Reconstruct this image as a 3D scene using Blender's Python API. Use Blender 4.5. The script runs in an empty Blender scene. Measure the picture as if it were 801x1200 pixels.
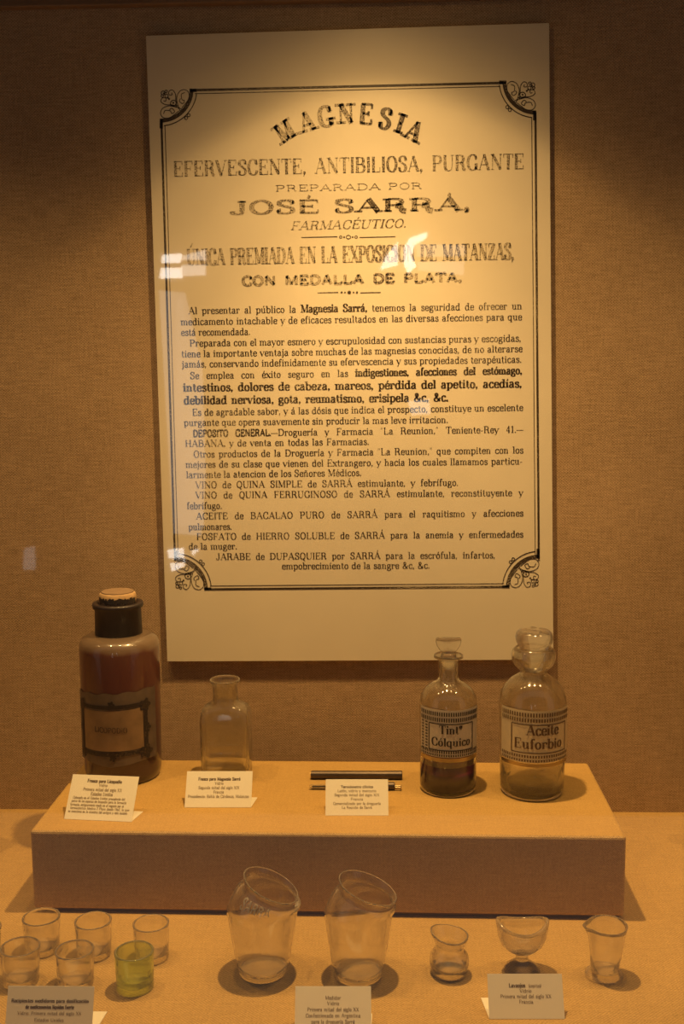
import bpy, math, random
from mathutils import Vector, Matrix, Euler
random.seed(7)
PI = math.pi
C = bpy.context.scene.collection
sc = bpy.context.scene

# ------------------------------------------------------------ camera, world, lights, exposure
F = 1230.0
CP = Vector((.0259, -1.2469, .5313))
CR = Euler((1.4455, .0083, .0314), 'XYZ')
cd = bpy.data.cameras.new('camera'); cam = bpy.data.objects.new('camera', cd); C.objects.link(cam)
cam.location = CP; cam.rotation_euler = CR
cd.sensor_fit = 'VERTICAL'; cd.sensor_height = 36.0; cd.lens = F/1200*36; cd.clip_start = .01
sc.camera = cam
sc.view_settings.view_transform = 'Standard'; sc.view_settings.look = 'None'
sc.view_settings.gamma = 1; sc.view_settings.use_curve_mapping = False
sc.view_settings.exposure = 0.0
w = bpy.data.worlds.new('world'); sc.world = w; w.use_nodes = True
w.node_tree.nodes['Background'].inputs[0].default_value = (1.0, .83, .70, 1)
w.node_tree.nodes['Background'].inputs[1].default_value = .19
sc.cycles.caustics_refractive = False; sc.cycles.caustics_reflective = False
sc.cycles.max_bounces = 20; sc.cycles.transmission_bounces = 20; sc.cycles.transparent_max_bounces = 24
sc.cycles.glossy_bounces = 6; sc.cycles.diffuse_bounces = 4; sc.cycles.sample_clamp_indirect = 4

LAMP = (.025, -.25, 1.03)
def spot(name, loc, power, full_deg, blend, dist, radius=.014, col=(1, .605, .215)):
    """recessed spotlight whose beam is brightest on its axis; dist = [(angle from axis deg, relative intensity)]"""
    L = bpy.data.lights.new(name, 'SPOT'); o = bpy.data.objects.new(name, L); C.objects.link(o)
    o.location = loc; L.spot_size = math.radians(full_deg); L.spot_blend = blend
    L.energy = power; L.color = col; L.shadow_soft_size = radius
    L.use_nodes = True; nt = L.node_tree; em = nt.nodes['Emission']
    tc = nt.nodes.new('ShaderNodeTexCoord'); sp = nt.nodes.new('ShaderNodeSeparateXYZ')
    ab = nt.nodes.new('ShaderNodeMath'); ab.operation = 'ABSOLUTE'
    ac = nt.nodes.new('ShaderNodeMath'); ac.operation = 'ARCCOSINE'
    dv = nt.nodes.new('ShaderNodeMath'); dv.operation = 'DIVIDE'; dv.inputs[1].default_value = math.radians(90)
    rp = nt.nodes.new('ShaderNodeValToRGB')
    nt.links.new(tc.outputs['Normal'], sp.inputs[0]); nt.links.new(sp.outputs['Z'], ab.inputs[0])
    nt.links.new(ab.outputs[0], ac.inputs[0]); nt.links.new(ac.outputs[0], dv.inputs[0])
    nt.links.new(dv.outputs[0], rp.inputs[0]); nt.links.new(rp.outputs[0], em.inputs['Strength'])
    el = rp.color_ramp.elements
    while len(el) > 1: el.remove(el[0])
    for i, (a, s) in enumerate(dist):
        e = el[0] if i == 0 else el.new(a/90)
        e.position = a/90; e.color = (s, s, s, 1)
    return o
main_spot = spot('ceiling_spotlight', LAMP, 29.5, 156, .02, [(0, 1), (8, 1.06), (14, 1.14), (19, 1.10), (25, .80), (32, .44), (41, .235), (45.5, .175), (49, .062), (54, .031), (60, .011), (66, .005), (74, 0)])
main_spot.rotation_euler = (math.radians(7), 0, 0)
# the rest of the row of weaker lamps along the ceiling of the showcase
for dx, pw in ((.22, 6.2), (.47, 9), (.93, 18.5)):
    for sx in (-1, 1):
        row = spot('row_spotlight', (LAMP[0]+sx*dx, -.29, 1.06), pw, 120, .2, [(0, 1), (14, .97), (24, .76), (31, .42), (38, .10), (44, 0)], .022)
        row.rotation_euler = (math.radians(4), 0, 0)

# ------------------------------------------------------------ pixel helpers (photograph frame 801 x 1200)
RM = CR.to_matrix(); AX = RM @ Vector((0, 0, -1))
def pix(u, v, axis, val):
    d = RM @ Vector(((u-400.5)/F, (600-v)/F, -1)); t = (val-CP[axis])/d[axis]
    return CP + d*t
def depth(p): return (Vector(p)-CP).dot(AX)

# ------------------------------------------------------------ object helpers
def link(name, me, mat=None, parent=None, smooth=False):
    o = bpy.data.objects.new(name, me); C.objects.link(o)
    if mat: me.materials.append(mat)
    if parent: o.parent = parent
    if smooth:
        for p in me.polygons: p.use_smooth = True
    return o
def mesh(name, vs, fs, mat=None, parent=None, smooth=False):
    me = bpy.data.meshes.new(name); me.from_pydata([tuple(v) for v in vs], [], fs); me.update()
    return link(name, me, mat, parent, smooth)
def tag(o, label=None, cat=None, group=None, kind=None):
    if label: o['label'] = label
    if cat: o['category'] = cat
    if group: o['group'] = group
    if kind: o['kind'] = kind
    return o
def thing(name, label, cat, loc, group=None, rz=0):
    o = bpy.data.objects.new(name, None); C.objects.link(o); o.location = loc; o.rotation_euler = (0, 0, rz)
    o.empty_display_size = .02
    return tag(o, label, cat, group)
def box(name, lo, hi, mat, parent=None, bevel=0, seg=3):
    x0, y0, z0 = lo; x1, y1, z1 = hi
    vs = [(x0, y0, z0), (x1, y0, z0), (x1, y1, z0), (x0, y1, z0), (x0, y0, z1), (x1, y0, z1), (x1, y1, z1), (x0, y1, z1)]
    fs = [(0, 3, 2, 1), (4, 5, 6, 7), (0, 1, 5, 4), (1, 2, 6, 5), (2, 3, 7, 6), (3, 0, 4, 7)]
    o = mesh(name, vs, fs, mat, parent)
    if bevel:
        m = o.modifiers.new('bevel', 'BEVEL'); m.width = bevel; m.segments = seg; m.limit_method = 'ANGLE'
    return o
# a ring = dict/tuple (z, rx, ry, n, dx, tilt, saddle)
def R(z, rx, ry=None, n=2, dx=0, tilt=0, sad=0, dy=0): return (z, rx, rx if ry is None else ry, n, dx, tilt, sad, dy)
def loft(name, rings, mat, parent=None, N=56, cap0=True, cap1=True, smooth=True, extra=None):
    vs = []; fs = []
    for (z, rx, ry, n, dx, ti, sad, dy) in rings:
        for k in range(N):
            a = 2*PI*k/N; c, s = math.cos(a), math.sin(a)
            q = (abs(c)**n+abs(s)**n)**(-1/n)
            x, y = rx*q*c, ry*q*s
            zz = z - x*math.sin(ti) + sad*math.cos(2*a)
            x = dx + x*math.cos(ti)
            p = Vector((x, y+dy, zz))
            if extra: p = extra(p, a)
            vs.append(p)
    for i in range(len(rings)-1):
        for k in range(N):
            a, b = i*N+k, i*N+(k+1) % N
            fs.append((a, b, b+N, a+N))
    if cap0: fs.append(tuple(range(N-1, -1, -1)))
    if cap1: fs.append(tuple(range((len(rings)-1)*N, len(rings)*N)))
    o = mesh(name, vs, fs, mat, parent, smooth)
    if smooth:
        o.data.polygons[-1].use_smooth = False if cap1 else True
    return o
def catmull(P, n=6, closed=False):
    P = [Vector(p) for p in P]; out = []
    m = len(P); rng = range(m if closed else m-1)
    for i in rng:
        p1, p2 = P[i], P[(i+1) % m]
        p0 = P[i-1] if (i > 0 or closed) else p1*2-p2
        p3 = P[(i+2) % m] if (i+2 < m or closed) else p2*2-p1
        for k in range(n):
            t = k/n
            out.append(.5*((2*p1)+(p2-p0)*t+(2*p0-5*p1+4*p2-p3)*t*t+(3*p1-p0-3*p2+p3)*t**3))
    out.append(P[0].copy() if closed else P[-1].copy())
    return out
def shell(outer, t, tb=None, lip=True):
    """outer rings bottom to top -> closed thick-walled vessel rings"""
    tb = tb or t
    rs = list(outer)
    top = rs[-1]
    rs.append((top[0]+t*.35, top[1]-t*.5, top[2]-t*.5)+top[3:])
    inner = []
    for r in reversed(outer):
        if r[0] < outer[0][0]+tb: break
        inner.append((r[0], max(r[1]-t, .0005), max(r[2]-t, .0005))+r[3:])
    rs += inner
    b = outer[0]; l = inner[-1]
    rs.append((b[0]+tb, l[1]*.96, l[2]*.96, l[3], b[4], 0, 0, b[7]))
    rs.append((b[0]+tb*.85, l[1]*.55, l[2]*.55, l[3], b[4], 0, 0, b[7]))
    return rs
def smooth_prof(pts, n=4):
    """(z, r) control points -> smoothed (z, r) list"""
    return [(p.x, p.y) for p in catmull([(a, b, 0) for a, b in pts], n)]

# ------------------------------------------------------------ materials
def M(name):
    m = bpy.data.materials.new(name); m.use_nodes = True; nt = m.node_tree; return m, nt, nt.nodes['Principled BSDF']
def N_(nt, t, **k):
    n = nt.nodes.new(t)
    for a, b in k.items(): setattr(n, a, b)
    return n
def plain(name, col, rough=.6, metal=0, coat=0, noise=0, nscale=60, bump=0, spec=.5):
    m, nt, b = M(name)
    b.inputs['Roughness'].default_value = rough; b.inputs['Metallic'].default_value = metal
    b.inputs['Coat Weight'].default_value = coat; b.inputs['Coat Roughness'].default_value = .08
    b.inputs['Specular IOR Level'].default_value = spec
    no = N_(nt, 'ShaderNodeTexNoise'); no.inputs['Scale'].default_value = nscale; no.inputs['Detail'].default_value = 5
    tc = N_(nt, 'ShaderNodeTexCoord'); nt.links.new(tc.outputs['Object'], no.inputs['Vector'])
    mx = N_(nt, 'ShaderNodeMix', data_type='RGBA')
    mx.inputs['A'].default_value = tuple(c*(1-noise) for c in col)+(1,)
    mx.inputs['B'].default_value = tuple(min(1, c*(1+noise)) for c in col)+(1,)
    nt.links.new(no.outputs['Fac'], mx.inputs['Factor']); nt.links.new(mx.outputs['Result'], b.inputs['Base Color'])
    if bump:
        bp = N_(nt, 'ShaderNodeBump'); bp.inputs['Strength'].default_value = bump; bp.inputs['Distance'].default_value = .001
        nt.links.new(no.outputs['Fac'], bp.inputs['Height']); nt.links.new(bp.outputs[0], b.inputs['Normal'])
    return m
def fabric(name, dark, light, axes, period=.0021, slub=1.0):
    """plain-woven burlap: two crossing sets of threads with uneven, slubby yarn"""
    m, nt, b = M(name); L = nt.links.new
    b.inputs['Roughness'].default_value = .9; b.inputs['Specular IOR Level'].default_value = .15
    tc = N_(nt, 'ShaderNodeTexCoord')
    wob = N_(nt, 'ShaderNodeTexNoise'); wob.inputs['Scale'].default_value = 90; wob.inputs['Detail'].default_value = 2
    L(tc.outputs['Object'], wob.inputs['Vector'])
    va = N_(nt, 'ShaderNodeVectorMath', operation='MULTIPLY_ADD'); L(wob.outputs['Color'], va.inputs[0])
    va.inputs[1].default_value = (.0022,)*3; L(tc.outputs['Object'], va.inputs[2])
    sp = N_(nt, 'ShaderNodeSeparateXYZ'); L(va.outputs[0], sp.inputs[0])
    waves = []
    for i, a in enumerate(axes):
        k = N_(nt, 'ShaderNodeMath', operation='MULTIPLY'); k.inputs[1].default_value = 2*PI/(period*(1 if i else 1.12)); L(sp.outputs['XYZ'.index(a)], k.inputs[0])
        s = N_(nt, 'ShaderNodeMath', operation='SINE'); L(k.outputs[0], s.inputs[0]); waves.append(s)
    # over/under weave = product of the two waves
    pr = N_(nt, 'ShaderNodeMath', operation='MULTIPLY'); L(waves[0].outputs[0], pr.inputs[0]); L(waves[1].outputs[0], pr.inputs[1])
    def slubs(stretch_axis, sc_):
        mp = N_(nt, 'ShaderNodeMapping'); v = [420, 420, 420]; v['XYZ'.index(stretch_axis)] = 45
        mp.inputs['Scale'].default_value = v; L(tc.outputs['Object'], mp.inputs['Vector'])
        n = N_(nt, 'ShaderNodeTexNoise'); n.inputs['Scale'].default_value = sc_; n.inputs['Detail'].default_value = 3; L(mp.outputs[0], n.inputs['Vector'])
        return n
    s1 = slubs(axes[0], 1.0); s2 = slubs(axes[1], 1.0)
    big = N_(nt, 'ShaderNodeTexNoise'); big.inputs['Scale'].default_value = 7; big.inputs['Detail'].default_value = 3; L(tc.outputs['Object'], big.inputs['Vector'])
    def mad(src, mul, add):
        n = N_(nt, 'ShaderNodeMath', operation='MULTIPLY_ADD'); L(src, n.inputs[0]); n.inputs[1].default_value = mul
        if isinstance(add, float): n.inputs[2].default_value = add
        else: L(add, n.inputs[2])
        return n.outputs[0]
    fib = N_(nt, 'ShaderNodeTexNoise'); fib.inputs['Scale'].default_value = 620; fib.inputs['Detail'].default_value = 2; L(tc.outputs['Object'], fib.inputs['Vector'])
    f = mad(pr.outputs[0], .30, .5-.5*(1.1*slub)-.22-.55)
    f = mad(s1.outputs['Fac'], .65*slub, f); f = mad(s2.outputs['Fac'], .45*slub, f); f = mad(big.outputs['Fac'], .44, f); f = mad(fib.outputs['Fac'], 1.1, f)
    cl = N_(nt, 'ShaderNodeClamp'); L(f, cl.inputs[0])
    mx = N_(nt, 'ShaderNodeMix', data_type='RGBA'); mx.inputs['A'].default_value = dark+(1,); mx.inputs['B'].default_value = light+(1,)
    L(cl.outputs[0], mx.inputs['Factor']); L(mx.outputs['Result'], b.inputs['Base Color'])
    bp = N_(nt, 'ShaderNodeBump'); bp.inputs['Strength'].default_value = .5; bp.inputs['Distance'].default_value = .0006
    L(f, bp.inputs['Height']); L(bp.outputs[0], b.inputs['Normal'])
    return m
def glass(name, tint=(.985, .98, .955), dust=.03, edge=.6, solid=False, see=.35, top=.22):
    """clear glass. Thin walls: light passes straight, reflection grows towards grazing view; solid pieces refract. A film of dust on both; paled edges and upward faces paint in caught light."""
    m, nt, b = M(name); L = nt.links.new; nt.nodes.remove(b); out = nt.nodes['Material Output']
    t = N_(nt, 'ShaderNodeBsdfTransparent'); t.inputs['Color'].default_value = tint+(1,)
    gl = N_(nt, 'ShaderNodeBsdfGlossy'); gl.inputs['Roughness'].default_value = .09; gl.inputs['Color'].default_value = (1, .98, .93, 1)
    d = N_(nt, 'ShaderNodeBsdfDiffuse'); d.inputs['Color'].default_value = (.86, .78, .66, 1)
    tl = N_(nt, 'ShaderNodeBsdfTranslucent'); tl.inputs['Color'].default_value = (.86, .78, .66, 1)
    dd = N_(nt, 'ShaderNodeMixShader'); L(d.outputs[0], dd.inputs[1]); L(tl.outputs[0], dd.inputs[2])
    body = t.outputs[0]
    if solid:
        g = N_(nt, 'ShaderNodeBsdfGlass'); g.inputs['Color'].default_value = tint+(1,); g.inputs['IOR'].default_value = 1.46
        m1 = N_(nt, 'ShaderNodeMixShader'); m1.inputs[0].default_value = see; L(g.outputs[0], m1.inputs[1]); L(t.outputs[0], m1.inputs[2]); body = m1.outputs[0]
    fr = N_(nt, 'ShaderNodeLayerWeight'); fr.inputs['Blend'].default_value = .5
    pw = N_(nt, 'ShaderNodeMath', operation='POWER'); pw.inputs[1].default_value = 3.2; L(fr.outputs['Facing'], pw.inputs[0])
    ml = N_(nt, 'ShaderNodeMath', operation='MULTIPLY_ADD'); L(pw.outputs[0], ml.inputs[0]); ml.inputs[1].default_value = edge; ml.inputs[2].default_value = .025
    m0 = N_(nt, 'ShaderNodeMixShader'); L(ml.outputs[0], m0.inputs[0]); L(body, m0.inputs[1]); L(gl.outputs[0], m0.inputs[2])
    no = N_(nt, 'ShaderNodeTexNoise'); no.inputs['Scale'].default_value = 70; no.inputs['Detail'].default_value = 3; no.inputs['Roughness'].default_value = .5
    tc = N_(nt, 'ShaderNodeTexCoord'); L(tc.outputs['Object'], no.inputs['Vector'])
    mr = N_(nt, 'ShaderNodeMapRange'); mr.inputs['From Min'].default_value = .35; mr.inputs['From Max'].default_value = .75
    mr.inputs['To Min'].default_value = dust*.4; mr.inputs['To Max'].default_value = dust*2; L(no.outputs['Fac'], mr.inputs['Value'])
    p1 = N_(nt, 'ShaderNodeMath', operation='MULTIPLY_ADD'); L(pw.outputs[0], p1.inputs[0]); p1.inputs[1].default_value = dust*4; L(mr.outputs[0], p1.inputs[2])  # edges paled as well, painting in the lamp caught along rims
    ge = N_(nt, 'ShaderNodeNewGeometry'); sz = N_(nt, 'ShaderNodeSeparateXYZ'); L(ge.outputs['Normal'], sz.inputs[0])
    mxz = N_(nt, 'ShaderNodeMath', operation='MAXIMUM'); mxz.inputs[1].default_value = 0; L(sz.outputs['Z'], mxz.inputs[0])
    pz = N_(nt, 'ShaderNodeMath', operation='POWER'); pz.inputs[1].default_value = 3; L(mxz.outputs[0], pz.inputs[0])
    p2 = N_(nt, 'ShaderNodeMath', operation='MULTIPLY_ADD'); L(pz.outputs[0], p2.inputs[0]); p2.inputs[1].default_value = top; L(p1.outputs[0], p2.inputs[2])  # upward faces paled: light caught by rims and bases, put into the colour
    m2 = N_(nt, 'ShaderNodeMixShader'); L(p2.outputs[0], m2.inputs[0]); L(m0.outputs[0], m2.inputs[1]); L(dd.outputs[0], m2.inputs[2])
    L(m2.outputs[0], out.inputs['Surface'])
    return m
def zramp(name, stops, rough=.25, coat=1, noise=.25, see=0):
    """base colour by height in the object's own space (contents of different colour)"""
    m, nt, b = M(name); L = nt.links.new
    tc = N_(nt, 'ShaderNodeTexCoord'); sp = N_(nt, 'ShaderNodeSeparateXYZ'); L(tc.outputs['Object'], sp.inputs[0])
    no = N_(nt, 'ShaderNodeTexNoise'); no.inputs['Scale'].default_value = 45; no.inputs['Detail'].default_value = 4; L(tc.outputs['Object'], no.inputs['Vector'])
    z0, z1 = stops[0][0], stops[-1][0]
    ad = N_(nt, 'ShaderNodeMath', operation='MULTIPLY_ADD'); L(no.outputs['Fac'], ad.inputs[0]); ad.inputs[1].default_value = noise*(z1-z0)*.4; L(sp.outputs['Z'], ad.inputs[2])
    mr = N_(nt, 'ShaderNodeMapRange'); mr.inputs['From Min'].default_value = z0+noise*(z1-z0)*.2; mr.inputs['From Max'].default_value = z1+noise*(z1-z0)*.2; L(ad.outputs[0], mr.inputs['Value'])
    rp = N_(nt, 'ShaderNodeValToRGB'); L(mr.outputs[0], rp.inputs[0]); el = rp.color_ramp.elements
    while len(el) > 1: el.remove(el[0])
    for i, (z, c) in enumerate(stops):
        p = (z-z0)/(z1-z0); e = el[0] if i == 0 else el.new(p); e.position = p; e.color = tuple(c)+(1,)
    L(rp.outputs[0], b.inputs['Base Color'])
    b.inputs['Roughness'].default_value = rough; b.inputs['Coat Weight'].default_value = coat; b.inputs['Coat Roughness'].default_value = .05
    if see:
        t = N_(nt, 'ShaderNodeBsdfTransparent'); t.inputs['Color'].default_value = (.75, .22, .10, 1)
        mx = N_(nt, 'ShaderNodeMixShader'); mx.inputs[0].default_value = see; L(b.outputs[0], mx.inputs[1]); L(t.outputs[0], mx.inputs[2])
        L(mx.outputs[0], nt.nodes['Material Output'].inputs['Surface'])
    return m
def ink(name, col=(.045, .028, .015), wear=.0, paper=(.55, .47, .33), scale=900, rough=.45, spec=.5):
    m, nt, b = M(name); L = nt.links.new
    b.inputs['Roughness'].default_value = rough; b.inputs['Specular IOR Level'].default_value = spec
    tc = N_(nt, 'ShaderNodeTexCoord'); no = N_(nt, 'ShaderNodeTexNoise'); no.inputs['Scale'].default_value = scale; no.inputs['Detail'].default_value = 2
    L(tc.outputs['Object'], no.inputs['Vector'])
    big = N_(nt, 'ShaderNodeTexNoise'); big.inputs['Scale'].default_value = 9; L(tc.outputs['Object'], big.inputs['Vector'])
    ad = N_(nt, 'ShaderNodeMath', operation='MULTIPLY_ADD'); L(big.outputs['Fac'], ad.inputs[0]); ad.inputs[1].default_value = .6; L(no.outputs['Fac'], ad.inputs[2])
    mr = N_(nt, 'ShaderNodeMapRange'); mr.inputs['From Min'].default_value = .98-wear*.5; mr.inputs['From Max'].default_value = 1.08-wear*.3; L(ad.outputs[0], mr.inputs['Value'])
    mx = N_(nt, 'ShaderNodeMix', data_type='RGBA'); mx.inputs['A'].default_value = col+(1,); mx.inputs['B'].default_value = paper+(1,)
    L(mr.outputs[0], mx.inputs['Factor']); L(mx.outputs['Result'], b.inputs['Base Color'])
    return m
def emit(name, col, s):
    m, nt, b = M(name); nt.nodes.remove(b); e = N_(nt, 'ShaderNodeEmission'); e.inputs[0].default_value = col+(1,); e.inputs[1].default_value = s
    nt.links.new(e.outputs[0], nt.nodes['Material Output'].inputs[0]); return m

WALL_F = fabric('wall_linen', (.22, .145, .074), (.62, .43, .255), 'XZ', .0031, 1.1)
FLOOR_F = fabric('floor_linen', (.32, .20, .066), (.62, .40, .145), 'XY', .003, .8)
PTOP_F = fabric('platform_linen_top', (.36, .218, .07), (.60, .385, .13), 'XY', .0022, .55)
PFR_F = fabric('platform_linen_front', (.35, .23, .095), (.68, .47, .22), 'XZ', .0022, .8)  # same cloth as the top, lightened in colour to stand in for fill light
WOOD = plain('dark_wood', (.20, .12, .06), .6, noise=.3, nscale=30)
PAPER = plain('poster_paper', (.74, .66, .50), .42, noise=.05, nscale=18, spec=.5)
CARD = plain('card_stock', (.80, .74, .60), .7, noise=.02)
INK = ink('poster_ink', (.04, .025, .012), .22)
INK_W = ink('worn_sheen_ink', (.05, .03, .015), .62, scale=700)  # pale flecks: worn, speckled print that also stands in for sheen on headings
INK_C = ink('card_ink', (.11, .07, .04), .1)
INK_CL = ink('card_light_ink', (.22, .15, .085), .2)
GL_T = glass('thin_clear_glass', (.99, .985, .97), .012, .35, True, .10)
GL_D = glass('dusty_clear_glass', (.975, .97, .93), .035, .35, True, .2, .1)
GL_G = glass('green_glass', (.89, .96, .64), .015, .35, True, .15)
GS = glass('solid_clear_glass', (.99, .985, .965), .022, .35, True, .3, .12)
GV = glass('vessel_glass', (.99, .985, .97), .012, .35, True, .10)
GBT = glass('bottle_glass', (.985, .98, .95), .012, .35, True, .15, .08)
BASE = glass('vessel_bottom_glass', (.975, .965, .94), .04, .2, False, 0, .2)  # upward paling paints the bright patch of light inside each base
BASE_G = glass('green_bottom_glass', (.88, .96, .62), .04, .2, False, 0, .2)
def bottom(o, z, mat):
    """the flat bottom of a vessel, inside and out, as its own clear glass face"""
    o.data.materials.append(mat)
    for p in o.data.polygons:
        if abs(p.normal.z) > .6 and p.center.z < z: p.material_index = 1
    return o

# ------------------------------------------------------------ stroke alphabet (all lettering is drawn with it)
def A_(cx, cy, rx, ry, a0, a1, n=10): return [(cx+rx*math.cos(math.radians(a0+(a1-a0)*i/n)), cy+ry*math.sin(math.radians(a0+(a1-a0)*i/n))) for i in range(n+1)]
def K(*p): return [(q.x, q.y) for q in catmull([(a, b, 0) for a, b in p], 5)]
X = .66
G = {}
def g(ch, w, strokes, serifs=()): G[ch] = (w, strokes, serifs)
g('A', .86, [('t', [(.1, 0), (.42, 1)]), ('T', [(.42, 1), (.74, 0)]), ('t', [(.21, .34), (.64, .34)])], [(.1, 0), (.75, 0)])
g('B', .80, [('T', [(.18, 0), (.18, 1)]), ('c', [(.18, .98)]+A_(.42, .755, .2, .225, 90, -90)+[(.18, .53)]), ('c', [(.18, .53)]+A_(.44, .275, .24, .255, 90, -90)+[(.18, .02)])], [(.15, 0), (.15, 1)])
g('C', .80, [('c', K((.70, .68), (.62, .92), (.43, 1), (.2, .86), (.12, .5), (.2, .14), (.43, 0), (.62, .06), (.71, .28))), ('t', [(.70, .66), (.70, .97)])])
g('D', .86, [('T', [(.18, 0), (.18, 1)]), ('c', [(.18, .98)]+A_(.38, .5, .38, .48, 90, -90, 14)+[(.18, .02)])], [(.14, 0), (.14, 1)])
g('E', .76, [('T', [(.18, 0), (.18, 1)]), ('t', [(.1, .98), (.66, .98)]), ('t', [(.18, .52), (.5, .52)]), ('t', [(.1, .02), (.68, .02)]), ('t', [(.66, 1), (.66, .76)]), ('t', [(.68, 0), (.68, .26)]), ('t', [(.5, .64), (.5, .4)])])
g('F', .72, [('T', [(.18, 0), (.18, 1)]), ('t', [(.1, .98), (.64, .98)]), ('t', [(.18, .5), (.5, .5)]), ('t', [(.64, 1), (.64, .76)]), ('t', [(.5, .62), (.5, .38)])], [(.18, 0)])
g('G', .84, [('c', K((.70, .70), (.62, .92), (.43, 1), (.2, .86), (.12, .5), (.2, .14), (.43, 0), (.62, .06), (.70, .2))), ('T', [(.70, .02), (.70, .42)]), ('t', [(.70, .68), (.70, .97)])], [(.70, .42)])
g('H', .90, [('T', [(.18, 0), (.18, 1)]), ('T', [(.72, 0), (.72, 1)]), ('t', [(.18, .51), (.72, .51)])], [(.18, 0), (.18, 1), (.72, 0), (.72, 1)])
g('I', .36, [('T', [(.18, 0), (.18, 1)])], [(.18, 0), (.18, 1)])
g('J', .60, [('T', [(.40, .22), (.40, 1)]), ('c', K((.40, .24), (.36, .05), (.23, 0), (.1, .08), (.09, .22)))], [(.40, 1)])
g('L', .72, [('T', [(.18, 0), (.18, 1)]), ('t', [(.1, .02), (.64, .02)]), ('t', [(.64, 0), (.64, .3)])], [(.18, 1)])
g('M', 1.05, [('t', [(.17, 0), (.17, 1)]), ('T', [(.19, 1), (.52, .05)]), ('t', [(.52, .05), (.85, 1)]), ('T', [(.87, 0), (.87, 1)])], [(.17, 0), (.15, 1), (.87, 0), (.89, 1)])
g('N', .90, [('t', [(.17, 0), (.17, 1)]), ('T', [(.17, 1), (.73, .02)]), ('t', [(.73, 0), (.73, 1)])], [(.17, 0), (.13, 1), (.73, 1)])
g('O', .84, [('c', A_(.42, .5, .31, .5, 90, 450, 24))])
g('P', .76, [('T', [(.18, 0), (.18, 1)]), ('c', [(.18, .98)]+A_(.40, .73, .25, .25, 90, -90)+[(.18, .48)])], [(.18, 0), (.15, 1)])
g('Q', .84, [('c', A_(.42, .5, .31, .5, 90, 450, 24)), ('c', K((.4, .12), (.52, .05), (.58, -.16), (.74, -.2)))])
g('R', .84, [('T', [(.18, 0), (.18, 1)]), ('c', [(.18, .98)]+A_(.40, .74, .22, .24, 90, -90)+[(.18, .50)]), ('T', K((.42, .5), (.58, .4), (.62, .12), (.76, .02)))], [(.18, 0), (.15, 1)])
g('S', .70, [('c', K((.58, .70), (.53, .92), (.36, 1), (.17, .90), (.16, .70), (.34, .55), (.52, .42), (.58, .22), (.48, .05), (.32, 0), (.17, .07), (.11, .30))), ('t', [(.58, .70), (.58, .98)]), ('t', [(.11, .02), (.11, .30)])])
g('T', .78, [('T', [(.39, 0), (.39, 1)]), ('t', [(.06, .98), (.72, .98)]), ('t', [(.06, 1), (.06, .74)]), ('t', [(.72, 1), (.72, .74)])], [(.39, 0)])
g('U', .88, [('T', K((.18, 1), (.18, .6), (.2, .2), (.3, .03))), ('t', K((.3, .03), (.44, -.01), (.62, .06), (.70, .3), (.71, .6), (.71, 1)))], [(.18, 1), (.71, 1)])
g('V', .84, [('T', [(.1, 1), (.42, 0)]), ('t', [(.42, 0), (.74, 1)])], [(.1, 1), (.74, 1)])
g('X', .84, [('T', [(.12, 1), (.72, 0)]), ('t', [(.72, 1), (.12, 0)])], [(.12, 0), (.12, 1), (.72, 0), (.72, 1)])
g('Y', .84, [('T', [(.1, 1), (.42, .45)]), ('t', [(.42, .45), (.74, 1)]), ('T', [(.42, 0), (.42, .46)])], [(.1, 1), (.74, 1), (.42, 0)])
g('Z', .74, [('T', [(.62, .97), (.11, .03)]), ('t', [(.11, .98), (.63, .98)]), ('t', [(.1, .02), (.64, .02)]), ('t', [(.11, 1), (.11, .76)]), ('t', [(.64, 0), (.64, .25)])])
g('a', .60, [('c', K((.12, .52), (.2, .64), (.34, .65), (.42, .54))), ('T', [(.42, .55), (.42, .08)]), ('t', K((.42, .1), (.47, .02), (.56, .04))), ('c', K((.42, .40), (.2, .34), (.1, .17), (.18, .02), (.3, .02), (.42, .13)))])
g('b', .64, [('T', [(.15, 0), (.15, 1)]), ('c', K((.15, .5), (.25, .63), (.4, .64), (.53, .48), (.53, .2), (.4, .01), (.25, .02), (.15, .14)))], [(.1, 1)])
g('c', .54, [('c', K((.46, .48), (.42, .62), (.29, .66), (.13, .52), (.1, .32), (.16, .08), (.3, 0), (.42, .05), (.48, .18)))])
g('d', .66, [('T', [(.48, 0), (.48, 1)]), ('c', K((.48, .5), (.38, .63), (.24, .64), (.11, .48), (.11, .2), (.22, .01), (.37, .02), (.48, .14)))], [(.43, 1), (.52, 0)])
g('e', .56, [('c', K((.12, .36), (.3, .36), (.47, .36), (.45, .56), (.3, .66), (.15, .56), (.1, .33), (.16, .08), (.31, 0), (.43, .05), (.49, .16)))])
g('f', .42, [('T', [(.18, 0), (.18, .8)]), ('c', K((.18, .78), (.22, .95), (.33, 1), (.41, .92))), ('t', [(.05, .64), (.34, .64)])], [(.18, 0)])
g('g', .60, [('c', A_(.27, .45, .17, .2, 90, 450, 16)), ('c', K((.2, .27), (.12, .17), (.2, .08), (.42, .06), (.51, -.06), (.43, -.24), (.22, -.26), (.08, -.16), (.12, -.04), (.22, .06))), ('t', K((.4, .58), (.46, .66), (.54, .64)))])
g('h', .68, [('T', [(.16, 0), (.16, 1)]), ('t', K((.16, .46), (.26, .61), (.38, .65), (.48, .56))), ('T', [(.49, .56), (.49, 0)])], [(.16, 0), (.11, 1), (.49, 0)])
g('i', .34, [('T', [(.17, 0), (.17, X)]), ('d', [(.17, .88)])], [(.17, 0), (.12, X)])
g('j', .32, [('T', K((.18, X), (.18, .2), (.16, -.14), (.05, -.26))), ('d', [(.18, .88)])], [(.13, X)])
g('l', .34, [('T', [(.17, 0), (.17, 1)])], [(.17, 0), (.12, 1)])
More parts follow.
